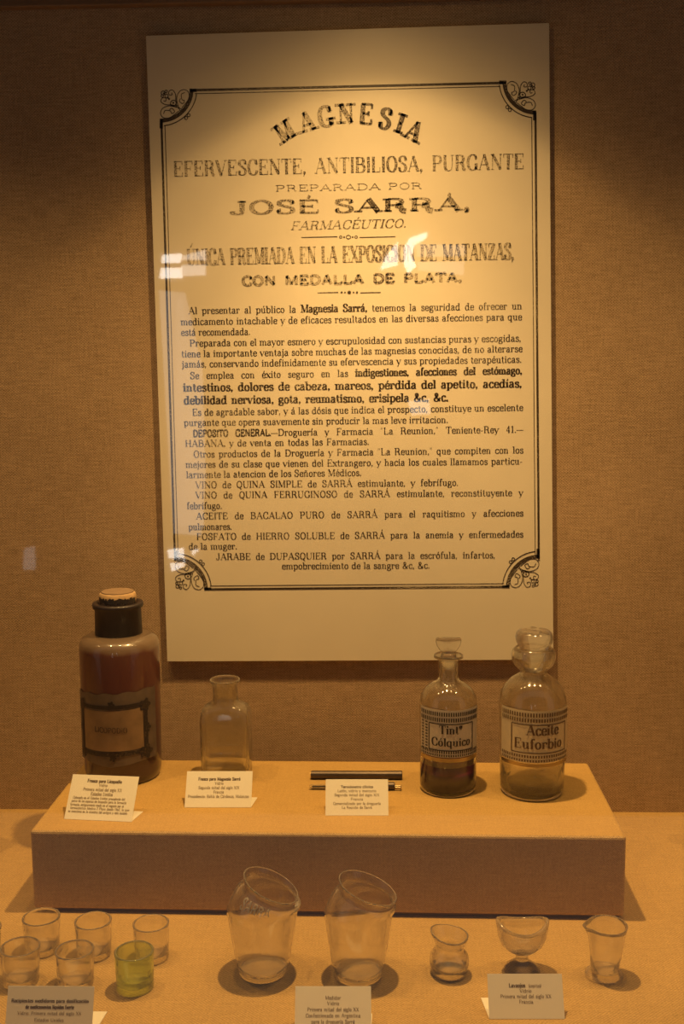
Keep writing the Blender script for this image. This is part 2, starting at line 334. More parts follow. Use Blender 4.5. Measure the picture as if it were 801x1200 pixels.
g('m', 1.0, [('T', [(.16, 0), (.16, X)]), ('t', K((.16, .46), (.26, .61), (.38, .65), (.48, .56))), ('T', [(.49, .56), (.49, 0)]), ('t', K((.49, .46), (.59, .61), (.7, .65), (.80, .56))), ('T', [(.82, .56), (.82, 0)])], [(.16, 0), (.11, X), (.49, 0), (.82, 0)])
g('n', .68, [('T', [(.16, 0), (.16, X)]), ('t', K((.16, .46), (.26, .61), (.38, .65), (.48, .56))), ('T', [(.49, .56), (.49, 0)])], [(.16, 0), (.11, X), (.49, 0)])
g('o', .60, [('c', A_(.3, .33, .2, .33, 90, 450, 18))])
g('p', .66, [('T', [(.16, -.28), (.16, X)]), ('c', K((.16, .5), (.26, .63), (.41, .64), (.54, .48), (.54, .2), (.41, .01), (.26, .02), (.16, .14)))], [(.16, -.28), (.11, X)])
g('q', .66, [('T', [(.48, -.28), (.48, X)]), ('c', K((.48, .5), (.38, .63), (.24, .64), (.11, .48), (.11, .2), (.22, .01), (.37, .02), (.48, .14)))], [(.48, -.28)])
g('r', .52, [('T', [(.16, 0), (.16, X)]), ('t', K((.16, .42), (.25, .6), (.36, .66), (.44, .6))), ('d', [(.43, .55)])], [(.16, 0), (.11, X)])
g('s', .50, [('c', K((.40, .48), (.36, .62), (.25, .66), (.13, .58), (.13, .44), (.26, .36), (.40, .26), (.41, .1), (.29, 0), (.16, .03), (.09, .18)))])
g('t', .42, [('T', K((.18, .88), (.18, .4), (.19, .1))), ('t', K((.19, .1), (.24, .01), (.33, .02), (.38, .12))), ('t', [(.05, .64), (.35, .64)])])
g('u', .68, [('T', [(.16, X), (.16, .12)]), ('t', K((.16, .13), (.24, .01), (.36, .03), (.49, .18))), ('T', [(.49, X), (.49, 0)])], [(.11, X), (.44, X), (.54, 0)])
g('v', .62, [('T', [(.08, X), (.31, 0)]), ('t', [(.31, 0), (.54, X)])], [(.09, X), (.54, X)])
g('x', .62, [('T', [(.1, X), (.52, 0)]), ('t', [(.52, X), (.1, 0)])], [(.1, X), (.52, X), (.1, 0), (.52, 0)])
g('y', .62, [('T', [(.08, X), (.31, .02)]), ('t', K((.54, X), (.31, .02), (.2, -.24), (.08, -.22)))], [(.09, X), (.54, X)])
g('z', .54, [('T', [(.44, .62), (.1, .03)]), ('t', [(.09, .63), (.46, .63)]), ('t', [(.08, .02), (.47, .02)])])
g('1', .5, [('T', [(.27, 0), (.27, 1)]), ('t', [(.27, 1), (.12, .82)])], [(.27, 0)])
g('2', .6, [('c', K((.12, .72), (.2, .95), (.38, 1), (.5, .8), (.4, .5), (.1, .03), (.3, .04), (.52, .05)))])
g('4', .6, [('T', [(.38, 0), (.38, 1)]), ('t', [(.38, 1), (.07, .3)]), ('t', [(.07, .3), (.54, .3)])], [(.38, 0)])
g('9', .6, [('c', A_(.3, .7, .18, .29, 90, 450, 16)), ('c', K((.48, .7), (.46, .3), (.3, 0), (.14, .06)))])
g('.', .28, [('d', [(.13, .06)])]); g(',', .28, [('d', [(.13, .06)]), ('t', [(.17, .05), (.08, -.16)])])
g('-', .4, [('t', [(.06, .32), (.33, .32)])]); g('~', .9, [('t', [(.0, .34), (.9, .34)])])
g(':', .28, [('d', [(.13, .06)]), ('d', [(.13, .5)])])
g('"', .4, [('t', [(.12, 1), (.09, .76)]), ('t', [(.26, 1), (.23, .76)])])
g('(', .3, [('c', K((.24, 1.02), (.1, .5), (.24, -.1)))]); g(')', .3, [('c', K((.06, 1.02), (.2, .5), (.06, -.1)))])
g('&', .84, [('c', K((.72, .44), (.56, .14), (.34, 0), (.14, .1), (.14, .3), (.34, .52), (.46, .74), (.38, .97), (.24, .9), (.24, .7), (.44, .34), (.72, .02)))])
g('ª', .42, [('c', A_(.2, .78, .1, .14, 0, 360, 12)), ('T', [(.31, .95), (.31, .62)]), ('t', [(.08, .52), (.34, .52)])])
ACC = {'á': 'a', 'é': 'e', 'í': 'i', 'ó': 'o', 'ú': 'u', 'Á': 'A', 'É': 'E', 'Í': 'I', 'Ó': 'O', 'Ú': 'U', 'ñ': 'n'}

class Ink:
    """collects ribbons; f maps flat (x, y) metres to a 3-D point"""
    def __init__(s): s.vs = []; s.fs = []
    def ribbon(s, pts, wid, f):
        """wid: number or function of unit tangent -> width"""
        P = [Vector((p[0], p[1])) for p in pts]; m = len(P)
        if m < 2: return
        closed = (P[0]-P[-1]).length < 1e-7 and m > 3
        b = len(s.vs)
        for i in range(m):
            if closed and i in (0, m-1): d = P[1]-P[0]; e = P[-1]-P[-2]; t = d.normalized()+e.normalized()
            else:
                t = Vector((0, 0))
                if i > 0 and (P[i]-P[i-1]).length > 0: t += (P[i]-P[i-1]).normalized()
                if i < m-1 and (P[i+1]-P[i]).length > 0: t += (P[i+1]-P[i]).normalized()
            if t.length < 1e-9: t = Vector((1, 0))
            t.normalize(); wv = wid(t) if callable(wid) else wid
            n = Vector((-t.y, t.x))*wv*.5
            s.vs += [f(P[i].x+n.x, P[i].y+n.y), f(P[i].x-n.x, P[i].y-n.y)]
        for i in range(m-1):
            a = b+2*i; s.fs.append((a, a+1, a+3, a+2))
    def quad(s, x0, y0, x1, y1, f):
        b = len(s.vs); s.vs += [f(x0, y0), f(x1, y0), f(x1, y1), f(x0, y1)]; s.fs.append((b, b+1, b+2, b+3))
    def dot(s, x, y, r, f, n=8):
        b = len(s.vs); s.vs += [f(x+r*math.cos(2*PI*k/n), y+r*math.sin(2*PI*k/n)) for k in range(n)]; s.fs.append(tuple(range(b, b+n)))
    def build(s, name, mat, parent=None): return mesh(name, s.vs, s.fs, mat, parent)
STY = {  # thick, thin, serif half length, serif thickness (cap heights), x scale, slant
    'body': (.16, .065, .10, .055, 1.12, 0), 'bold': (.235, .08, .11, .07, 1.12, 0), 'cond': (.185, .05, .05, .04, .62, 0),
    'wide': (.42, .13, .22, .13, 1.95, 0), 'light': (.13, .09, .18, .09, 2.1, 0), 'sans': (.36, .28, 0, 0, 1.35, 0), 'gothic': (.20, .17, 0, 0, .9, 0),
    'ital': (.18, .07, .15, .06, 1.35, .28), 'tusc': (.25, .12, .19, .13, .95, 0), 'card': (.15, .085, .05, .05, .86, 0), 'cardb': (.24, .11, .06, .06, .95, 0),
    'emb': (.17, .14, 0, 0, 1.1, 0), 'label': (.20, .07, .07, .06, .92, 0)}
def glyph(ink_, ch, st, h, ox, oy, f, sx):
    th, tn, sh, stt, _, sl = STY[st]
    ac = ACC.get(ch); w_, strokes, serifs = G.get(ac or ch, G['o'])
    def ff(x, y): return f(ox+(x*sx+y*sl)*h, oy+y*h)
    def S(p): return [(a*sx, b) for a, b in p]
    def fm(x, y): return f(ox+(x+y*sl)*h, oy+y*h)
    for mode, pts in strokes:
        if mode == 'd':
            if ac in ('i',) and pts[0][1] > .8: continue
            r = max(th*.55, .07); ink_.dot(pts[0][0]*sx, pts[0][1], r, fm)
        elif mode == 'c': ink_.ribbon(S(pts), lambda t: tn+(th-tn)*abs(t.y)**1.3, fm)
        else: ink_.ribbon(S(pts), th if mode == 'T' else tn, fm)
    if sh:
        for (x, y) in serifs:
            yy = y+stt/2 if y <= 0 else y-stt/2
            ink_.quad(x*sx-sh-th*.25, yy-stt/2, x*sx+sh+th*.25, yy+stt/2, fm)
    if ac:
        up = ac.isupper(); cy = 1.12 if up else .80
        cx = w_*.5*sx
        if ch == 'ñ': ink_.ribbon(S([(w_*.25, cy+.02), (w_*.42, cy+.08), (w_*.55, cy+.02), (w_*.7, cy+.08)]), tn*1.2, fm)
        else: ink_.ribbon([(cx-.03, cy-.02), (cx+.10, cy+.22)], tn*1.7, fm)
def twidth(s, st, sx):
    """(sum of glyph widths in cap heights, number of spaces); *..* toggles bold inside body"""
    return sum(G.get(ACC.get(c, c), G['o'])[0]*sx for c in s if c not in ' *|'), s.count(' ')
def text_line(ink_, s, st, h, width, f, align='j', space=.42, minsp=.30):
    """set s so that it spans width (metres) starting at x=0; spaces stretch first"""
    sx = STY[st][4]
    def seg_w(sx):
        tot = 0; cur = st
        for c in s:
            if c == '*': cur = 'bold' if cur == 'body' else 'body'; continue
            if c == '|': cur = 'gothic' if cur == 'body' else 'body'; continue
            if c != ' ': tot += G.get(ACC.get(c, c), G['o'])[0]*sx*(STY[cur][4]/STY[st][4])
        return tot*h
    ns = s.count(' ')
    tw = seg_w(sx)
    if ns and align == 'j' and (width-tw)/ns/h >= minsp and (width-tw)/ns/h < 1.6: sp = (width-tw)/ns
    else:
        k = width/(tw+ns*space*h*(sx if st in ('wide', 'light', 'sans', 'cond') else 1)); sx *= k; sp = space*h*k*(STY[st][4] if st in ('wide', 'light', 'sans', 'cond') else 1)
    x = 0; cur = st
    for c in s:
        if c == '*': cur = 'bold' if cur == 'body' else 'body'; continue
        if c == '|': cur = 'gothic' if cur == 'body' else 'body'; continue
        if c == ' ': x += sp; continue
        k = STY[cur][4]/STY[st][4]*sx
        glyph(ink_, c, cur, h*(1.12 if cur == 'bold' and st == 'body' else 1), x, 0, f, k/(1.12 if cur == 'bold' and st == 'body' else 1))
        x += G.get(ACC.get(c, c), G['o'])[0]*k*h

# ------------------------------------------------------------ the setting
def struct(o): o['kind'] = 'structure'; return o
HP = .0869           # platform height
struct(box('wall_back', (-1.5, 0, -.02), (1.5, .03, 1.25), WALL_F))
struct(box('floor', (-1.5, -.74, -.03), (1.5, 0, 0), FLOOR_F))
struct(box('trim_1', (-1.5, -.012, .952), (1.5, 0, 1.25), WOOD, bevel=.002))
struct(box('ceiling', (-1.5, -.74, 1.25), (1.5, .03, 1.28), WOOD))
SIDE = plain('side_wall_paint', (.16, .10, .06), .8)
struct(box('wall_left', (-1.53, -.74, -.03), (-1.5, .03, 1.28), SIDE)); struct(box('wall_right', (1.5, -.74, -.03), (1.53, .03, 1.28), SIDE))
# showcase glass
gm, gnt, gb = M('showcase_pane'); gnt.nodes.remove(gb)
_t = N_(gnt, 'ShaderNodeBsdfTransparent'); _g = N_(gnt, 'ShaderNodeBsdfGlossy'); _g.inputs['Roughness'].default_value = .02
_g.inputs['Color'].default_value = (1, 1, 1, 1); _m = N_(gnt, 'ShaderNodeMixShader'); _m.inputs[0].default_value = .042
gnt.links.new(_t.outputs[0], _m.inputs[1]); gnt.links.new(_g.outputs[0], _m.inputs[2]); gnt.links.new(_m.outputs[0], gnt.nodes['Material Output'].inputs[0])
PANE_Y = -.72
struct(box('window_1', (-1.49, PANE_Y-.003, 0.0), (1.49, PANE_Y+.003, 1.245), gm))
# the gallery opposite the showcase: dark wall with the windows and the glazed door that mirror in the pane
RY = -4.2
def mir(u, v):
    p = pix(u, v, 1, PANE_Y); d = (p-CP).normalized(); d.y = -d.y; return p+d*((RY-p.y)/d.y)
GALL = plain('gallery_wall_paint', (.10, .075, .055), .8)
struct(box('wall_front', (-4, RY-.1, -1.2), (4, RY-.02, 3.4), GALL))
def facing_win(name, pts, strength, bars=True, col=(1, .97, .90)):
    """a daylit opening in the gallery wall; pts are reflected positions on that wall"""
    P = [mir(*q) for q in pts]; P = [Vector((p.x, RY, p.z)) for p in P]
    n = len(P); vs = [Vector((p.x, RY, p.z)) for p in P]+[Vector((p.x, RY-.03, p.z)) for p in P]
    fs = [tuple(range(n)), tuple(range(2*n-1, n-1, -1))]+[(i, (i+1) % n, n+(i+1) % n, n+i) for i in range(n)]
    o = struct(mesh(name, vs, fs, emit(name+'_daylight', col, strength)))
    if bars:
        xs = [p.x for p in P]; zs = [p.z for p in P]; cx = (min(xs)+max(xs))/2; cz = (min(zs)+max(zs))/2
        box('window_frame', (min(xs), RY, cz-.008), (max(xs), RY+.02, cz+.008), WOOD, o)
    return o
facing_win('window_2', [(190, 299), (212, 297), (213, 325), (187, 326)], 7)
facing_win('window_3', [(214, 300), (240, 293), (240, 322), (213, 323)], 3)
facing_win('window_4', [(196, 645), (214, 643), (215, 664), (201, 670)], 6)
facing_win('window_5', [(224, 646), (233, 644), (226, 652)], 5, False)
facing_win('window_6', [(466, 283), (466, 310), (445, 316), (452, 300)], 6, False)
facing_win('window_7', [(473, 290), (480, 279), (500, 272), (500, 278), (486, 286), (482, 300), (487, 312), (478, 320), (473, 310)], 7, False)
facing_win('window_8', [(487, 286), (545, 287), (543, 322), (490, 316)], 1.1)
facing_win('door_1', [(186, 340), (216, 343), (236, 430), (240, 560), (235, 628), (203, 625)], 1.0, False, (1, .98, .95))
facing_win('window_11', [(207, 352), (214, 350), (236, 500), (238, 618), (208, 616), (205, 480)], 1.3, False)
facing_win('window_9', [(478, 470), (503, 468), (504, 485), (482, 487)], 2.2, False)
facing_win('window_10', [(28, 643), (39, 641), (40, 668), (27, 668)], .8, False)

# ------------------------------------------------------------ platform
pt = thing('display_platform', 'long low linen-covered plinth carrying the tall bottles, thermometer and three cards', 'plinth', (0, 0, 0))
pt.location = (-.0238, -.0594, 0); pt.rotation_euler = (0, 0, -.0114)
def slab():
    x0, x1, y0, y1, z0, z1, r = -.2951, .2951, -.1998, 0, .004, HP, .0035
    vs = [(x0, y0, z0), (x1, y0, z0), (x1, y1, z0), (x0, y1, z0), (x0, y0, z1), (x1, y0, z1), (x1, y1, z1), (x0, y1, z1)]
    fs = [(0, 3, 2, 1), (4, 5, 6, 7), (0, 1, 5, 4), (1, 2, 6, 5), (2, 3, 7, 6), (3, 0, 4, 7)]
    o = mesh('linen_cover', vs, fs, PFR_F, pt); o.data.materials.append(PTOP_F); o.data.polygons[1].material_index = 1
    m = o.modifiers.new('bevel', 'BEVEL'); m.width = r; m.segments = 3
    return o
slab()
box('recessed_base', (-.29, -.195, 0), (.29, -.004, .004), WOOD, pt)

# ------------------------------------------------------------ poster
FY = -.0085
Q = [pix(171, 42, 1, FY), pix(643, 27, 1, FY), pix(648, 773, 1, FY), pix(196, 775, 1, FY)]
po = thing('poster', 'large cream printed advertisement board for a magnesia remedy hung on linen wall', 'poster', (0, 0, 0))
vs = [(q.x, FY, q.z) for q in Q]+[(q.x, -.0005, q.z) for q in Q]
mesh('board', vs, [(0, 3, 2, 1), (4, 5, 6, 7), (0, 1, 5, 4), (1, 2, 6, 5), (2, 3, 7, 6), (3, 0, 4, 7)], PAPER, po)
IY = FY-.0003
def pp(u, v): p = pix(u, v, 1, IY); return (p.x, p.z)
MM = depth((0, 0, .55))/F      # metres per pixel on the poster
def flat(x, z): return (x, IY, z)
def pline(ik, s, st, a, b, hpx, **k):
    A, B = Vector(pp(*a)), Vector(pp(*b)); d = B-A; W_ = d.length; d.normalize(); n = Vector((-d.y, d.x))
    text_line(ik, s, st, hpx*MM, W_, lambda x, y: (A.x+d.x*x+n.x*y, IY, A.y+d.y*x+n.y*y), **k)
# border
bd = Ink()
ORN = []
def seg(a, b, wpx): bd.ribbon([pp(*a), pp(*b)], wpx*MM, flat)
COR = {'tl': ((187.5, 104.5), 1, 1), 'tr': ((627.5, 95), -1, 1), 'bl': ((204.5, 691.5), 1, -1), 'br': ((631.5, 689), -1, -1)}
seg((222, 105.8), (592, 97), 2.6); seg((228, 109.8), (586, 101.2), .8)
seg((189, 142), (205, 657), 2.4); seg((193.2, 147), (208.6, 652), .8)
seg((627, 132), (631, 657), 2.4); seg((622.6, 137), (626.8, 652), .8)
seg((240, 690.6), (594, 687.6), 2.6); seg((246, 686.6), (590, 683.8), .8)
def swap(c): return [(y, x) for x, y in c]
LOOP = [(21.5, 21), (19.5, 11), (22.5, 3), (28.5, .5), (33.5, 4), (33.5, 11), (29.5, 17), (25.5, 22)]
HOOK = [(29, 4), (25, 6), (25.5, 12), (28.5, 13.5), (26.5, 17), (22.5, 14), (24, 11)]
CURL = [(19.5, 21), (18.5, 14), (18, 6), (14.5, 1), (10.5, 2.5), (10.5, 6.5), (14, 6.5), (13.5, 4)]
KNOB = [(12, 18), (17, 19), (19, 15), (15.5, 13), (12.5, 15), (13, 19), (20, 21)]
for key, ((cx, cy), sx_, sy_) in COR.items():
    orn = Ink(); ORN.append(orn)
    def loc(x, y): return pp(cx+sx_*x, cy+sy_*y)
    def curve(c, wpx): orn.ribbon([(p.x, p.y) for p in catmull([loc(*q)+(0,) for q in c], 5)], wpx*MM, flat)
    arc = lambda r, a0, a1: [loc(r*math.cos(math.radians(a)), r*math.sin(math.radians(a))) for a in [a0+(a1-a0)*i/16 for i in range(17)]]
    bd.ribbon(arc(37, 1, 89), 4.2*MM, flat); bd.ribbon(arc(43, 6, 84), 1.1*MM, flat)
    for (a, b) in (((34.6, 1.4), (43, 1.4)), ((1.4, 34.6), (1.4, 46))): bd.ribbon([loc(*a), loc(*b)], 3.6*MM, flat)
    for c in (LOOP, HOOK, CURL): curve(c, .85); curve(swap(c), .85)
    curve(KNOB, 1.0)
    for (x, y, r) in ((3.5, 4.5, 2.2), (7, 2.5, 1.4), (2.5, 8, 1.4), (7.5, 8, 2.0), (24, 24, 1.2)):
        x0, z0 = loc(x, y); orn.ribbon([(x0+r*MM*math.cos(t*PI/5), z0+r*MM*math.sin(t*PI/5)) for t in range(11)], .9*MM, flat)
    for (x, y) in ((4.5, 5), (9, 10), (15.5, 16), (22, 22), (10.5, 11.5)):
        x0, z0 = loc(x, y); orn.dot(x0, z0, 1.1*MM, flat)
    for (x, y) in ((33.5, 30.5), (30.5, 33.8)):
        x0, z0 = loc(x, y); bd.ribbon([(x0+1.7*MM*math.cos(t*PI/5), z0+1.7*MM*math.sin(t*PI/5)) for t in range(11)], .9*MM, flat)
bd.build('printed_border', INK, po); [o_.build('corner_ornament', INK, po) for o_ in ORN]
# headings
hd = Ink()
for ch, u, v, rot in (('M', 333, 154, 31), ('A', 359, 142.5, 16), ('G', 381, 136.5, 8), ('N', 405, 133, 2), ('E', 429, 133.5, -5), ('S', 451.5, 139, -11), ('I', 469, 144.5, -18), ('A', 485, 153.5, -27)):
    c = Vector(pp(u, v)); h = 22*MM; a = math.radians(rot); st = 'tusc'
    w_ = G[ch][0]*STY[st][4]*h*(.9 if ch == 'M' else 1)
    ca, sa = math.cos(a), math.sin(a)
    def f(x, y, c=c, ca=ca, sa=sa, w_=w_, h=h):
        x -= w_/2; y -= h/2; return (c.x+ca*x-sa*y, IY, c.y+sa*x+ca*y)
    glyph(hd, ch, st, h, 0, 0, f, STY[st][4]*(.9 if ch == 'M' else 1))
    if ch == 'I':  # tuscan spurs at mid height
        hd.quad(w_*.3, h*.44, w_*.72, h*.56, f)
pline(hd, 'EFERVESCENTE, ANTIBILIOSA, PURGANTE', 'cond', (203, 207), (614, 198), 17, align='f', space=.6)
pline(hd, 'PREPARADA POR', 'light', (322, 224.5), (495, 221.3), 7, align='f', space=.45)
pline(hd, 'JOSÉ SARRÁ,', 'wide', (269, 251), (552, 246.5), 14.5, align='f', space=.4)
pline(hd, 'FARMACÉUTICO.', 'ital', (340, 269.5), (476, 266.5), 9.5, align='f')
pline(hd, 'ÚNICA PREMIADA EN LA EXPOSICION DE MATANZAS,', 'cond', (219, 311), (602, 304), 18.5, align='f', space=.5)
pline(hd, 'CON MEDALLA DE PLATA.', 'sans', (283, 334.5), (541, 330), 10.2, align='f', space=.6)
hd.build('printed_heading', INK_W, po)
for (xa, xb, y, m, ya) in ((353, 463, 278.3, 408, -1.0), (372, 446, 343.2, 409, -.6)):
    ru = Ink()
    for s_, e_ in ((xa, m-13), (m+13, xb)): ru.ribbon([pp(s_, y), pp(e_, y+ya)], .9*MM, flat)
    for du, r in ((-9, 1.3), (-5, 1.0), (0, 2.1), (5, 1.0), (9, 1.3)):
        x0, z0 = pp(m+du, y-.5)
        if abs(du) in (0, 9) and y < 300: ru.ribbon([(x0+r*1.2*MM*math.cos(t*PI/5), z0+r*MM*math.sin(t*PI/5)) for t in range(11)], .8*MM, flat)
        else: ru.dot(x0, z0, r*MM, flat)
    ru.build('printed_rule', INK, po)
BODY = [
 ('Al presentar al público la *Magnesia Sarrá,* tenemos la seguridad de ofrecer un', 220.7, 368, 611.5, 362.3),
 ('medicamento intachable y de eficaces resultados en las diversas afecciones para que', 211.5, 381, 611.5, 375),
 ('está recomendada.', 212, 393.3, 293.4, 392.3),
 ('Preparada con el mayor esmero y escrupulosidad con sustancias puras y escogidas,', 222, 406, 610.4, 400),
 ('tiene la importante ventaja sobre muchas de las magnesias conocidas, de no alterarse', 212.4, 418.6, 612, 412.3),
 ('jamás, conservando indefinidamente su efervescencia y sus propiedades terapéuticas.', 213, 430.6, 611, 424.8),
 ('Se emplea con éxito seguro en las *indigestiones, afecciones del estómago,*', 222.4, 444, 611.5, 438.2),
 ('*intestinos, dolores de cabeza, mareos, pérdida del apetito, acedías,', 214.4, 458.7, 611.3, 453.8),
 ('*debilidad nerviosa, gota, reumatismo, erisipela &c, &c.', 215.3, 473.6, 525.3, 470),
 ('Es de agradable sabor, y á las dósis que indica el prospecto, constituye un escelente', 225, 487, 612.8, 481.2),
 ('purgante que opera suavemente sin producir la mas leve irritacion.', 215.3, 499, 525, 495.4),
 ('|DEPOSITO GENERAL.|~Droguería y Farmacia "La Reunion," Teniente-Rey 41.~', 226, 511.8, 612.8, 506.8),
 ('HABANA, y de venta en todas las Farmacias.', 216.7, 523.5, 432.5, 521),
 ('Otros productos de la Droguería y Farmacia "La Reunion," que compiten con los', 226.5, 536, 613, 531),
 ('mejores de su clase que vienen del Extrangero, y hacia los cuales llamamos particu-', 217.3, 548, 612, 544),
 ('larmente la atencion de los Señores Médicos.', 218, 560, 423.5, 557.4),
 ('VINO de QUINA SIMPLE de SARRÁ estimulante, y febrífugo.', 228.8, 572, 537, 569),
 ('VINO de QUINA FERRUGINOSO de SARRÁ estimulante, reconstituyente y', 228.8, 584, 612.8, 581),
 ('febrífugo.', 218.7, 596.5, 260.3, 596),
 ('ACEITE de BACALAO PURO de SARRÁ para el raquitismo y afecciones', 229.6, 608.5, 613, 604.8),
 ('pulmonares.', 220.7, 621, 271.8, 620.5),
 ('FOSFATO de HIERRO SOLUBLE de SARRÁ para la anemia y enfermedades', 230, 632.6, 613, 629.6),
 ('de la muger.', 221, 644, 278, 643.5),
 ('JARABE de DUPASQUIER por SARRÁ para la escrófula, infartos,', 253, 656, 580, 654),
 ('empobrecimiento de la sangre &c, &c.', 330, 667, 503.5, 666)]
bt = Ink()
for s_, x0, y0, x1, y1 in BODY:
    if s_[0] == '*' and s_.count('*') == 1: pline(bt, s_[1:], 'bold', (x0, y0), (x1, y1), 9.6, space=.55, align='f')
    else: pline(bt, s_, 'body', (x0, y0), (x1, y1), 7.9)
bt.build('printed_text', INK, po)

# ------------------------------------------------------------ vessel maker from pixel measurements
class V:
    def __init__(s, u, v, z):
        s.b = pix(u, v, 2, z); s.u = u; s.z = z; s.k = depth(s.b)/F
    def h(s, v, u=None): return pix(s.u if u is None else u, v, 1, s.b.y)[2]-s.z
    def r(s, px): return px*s.k
    def prof(s, pts): return [(0 if i == 0 else s.h(v), s.r(hw)) for i, (v, hw) in enumerate(pts)]

# -- amber jar for lycopodium
b1 = V(145, 906.5, HP)
t = thing('amber_apothecary_jar', 'tall dark reddish-brown glass jar with cork and ornate old paper label, leftmost bottle on plinth', 'bottle', b1.b)
P = b1.prof([(906.5, 40), (905, 42.5), (896, 44.3), (840, 45), (760, 45.6), (752, 45), (746.5, 42), (743, 36), (741.5, 28)])
zs = b1.h(752); zt = b1.h(741.5)
AMB = zramp('amber_glass_and_powder', [(0, (.035, .013, .017)), (b1.h(880), (.05, .016, .02)), (b1.h(830), (.085, .026, .022)), (b1.h(775), (.115, .038, .028)), (b1.h(757), (.13, .05, .032)), (b1.h(753), (.20, .13, .08)), (zt, (.17, .12, .08))], .28, 1, .12, .10)
loft('glass_body', [R(z, r) for z, r in P], AMB, t)
NK = plain('dark_neck_glass', (.022, .014, .015), .5, coat=.15, noise=.4, nscale=80)
zn = b1.h(712)
loft('neck', [R(zt-.001, b1.r(26.8)), R(zn, b1.r(26.2)), R(zn+.001, b1.r(28.4)), R(b1.h(707.5), b1.r(29)), R(b1.h(705.5), b1.r(28.2)), R(b1.h(705.5), b1.r(22)), R(b1.h(709), b1.r(21.5))], NK, t)
CORK = plain('aged_cork', (.46, .30, .15), .85, noise=.45, nscale=170, bump=.8)
CORKT = plain('cork_top_dust', (.26, .17, .10), .9, noise=.25, nscale=140, bump=.5)
RES = plain('black_sealing_wax', (.03, .022, .018), .5, noise=.5, nscale=200, bump=.8)
ck0, ck1 = b1.h(709), b1.h(693.5)
ck = loft('cork', [R(ck0, b1.r(21.3)), R(b1.h(699), b1.r(21.2)), R(b1.h(695), b1.r(20.4)), R(ck1, b1.r(18.8))], CORK, t)
loft('cork_top', [R(ck1, b1.r(18.6)), R(ck1+.0012, b1.r(17.5))], CORKT, ck)
wx = Ink()
def wrap(r):
    return lambda x, y: (r*math.sin(x/r), -r*math.cos(x/r), y)
rw = b1.r(21.5)
for k in range(30):
    a = -1.0+2.4*k/30; z0 = b1.h(704+random.uniform(-1.3, 1.5)); z1 = b1.h(698.6+random.uniform(-1.5, 1.5))
    wx.quad(a*rw, min(z0, z1), (a+.09)*rw, max(z0, z1), wrap(rw))
for k in range(9):
    a = random.uniform(-1.3, 1.4); wx.quad(a*rw, ck0, (a+.1)*rw, b1.h(702), wrap(rw))
wx.build('sealing_wax', RES, ck)
# curved label
def wrapped_patch(name, r, a0, a1, zf0, zf1, mat, parent, n=30, m=6):
    vs = []; fs = []
    for i in range(n+1):
        s = i/n; a = a0+(a1-a0)*s
        for j in range(m+1):
            z = zf0(s)+(zf1(s)-zf0(s))*j/m
            vs.append((r*math.sin(a), -r*math.cos(a), z))
    for i in range(n):
        for j in range(m):
            q = i*(m+1)+j; fs.append((q, q+m+1, q+m+2, q+1))
    o = mesh(name, vs, fs, mat, parent, True)
    return o
LAB1 = plain('stained_old_paper', (.115, .082, .058), .55, noise=.6, nscale=60, coat=.3)
LAB1b = plain('tan_label_centre', (.24, .15, .075), .5, noise=.65, nscale=38, coat=.3)
LINK = ink('label_black_ink', (.02, .014, .012), .25, (.09, .06, .04), 500)
r1 = b1.r(46.1)
Tz = lambda v: b1.h(v)
wrapped_patch('paper_label', r1, -1.28, 1.22, lambda s: Tz(881)+.002*math.sin(9*s)+(.001 if s > .5 else 0), lambda s: Tz(802)+.0045*s+.001*math.sin(31*s), LAB1, t)
wrapped_patch('label_centre', r1+.0003, -.86, .78, lambda s: Tz(865)+.001*s, lambda s: Tz(820)+.002*s, LAB1b, t)
lo = Ink(); fw = wrap(r1+.0007)
zA, zB = Tz(869), Tz(816); xa, xb = -.95*r1, .86*r1
for (x0_, y0_, x1_, y1_, wd) in ((xa, zA, xb, zA+.0015, .0042), (xa, zB, xb, zB+.002, .0042), (xa, zA, xa, zB, .0045), (xb, zA, xb, zB, .0055)):
    lo.ribbon([(x0_+(x1_-x0_)*i/16, y0_+(y1_-y0_)*i/16) for i in range(17)], wd, fw)
for (x, y, r_) in ((xa, zA, .0052), (xb, zA, .0062), (xa, zB, .0055), (xb, zB, .0055), (xb+.002, (zA+zB)/2, .004), (xa-.002, (zA+zB)/2, .004), (0, zB+.004, .003), (0, zA-.003, .003)):
    lo.dot(x, y, r_, fw, 14)
    for k in range(5): a = k*1.26; lo.dot(x+r_*math.cos(a), y+r_*math.sin(a), r_*.42, fw)
lo.build('label_ornament', LINK, t)
lo = Ink()
text_line(lo, 'LICOPODIO', 'emb', .0058, .038, lambda x, y: fw(x-.021, y+Tz(843)-x*.03), align='f')
lo.build('handwritten_name', ink('faded_brown_ink', (.07, .04, .022), .35, (.2, .12, .06), 500), t)

# -- rectangular clear bottle
b2 = V(266, 911, HP)
t = thing('rectangular_medicine_bottle', 'clear empty rectangular glass bottle with a flared lip behind its card', 'bottle', b2.b)
r_ = b2.r
out = [R(0, r_(26), r_(19), 5), R(.0015, r_(28.2), r_(20.5), 6), R(b2.h(880), r_(28.6), r_(21), 7), R(b2.h(842), r_(28.8), r_(21), 7), R(b2.h(833), r_(28.2), r_(20.3), 5.5),
       R(b2.h(828), r_(25.5), r_(18.5), 4), R(b2.h(824.5), r_(20.5), r_(16.5), 2.8), R(b2.h(822), r_(15.6), r_(15), 2), R(b2.h(815), r_(14.6)), R(b2.h(804), r_(14.6)),
       R(b2.h(801), r_(15.2)), R(b2.h(798.5), r_(17.2)), R(b2.h(796), r_(17.4))]
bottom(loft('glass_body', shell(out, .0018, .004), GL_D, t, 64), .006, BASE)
lp = Ink()

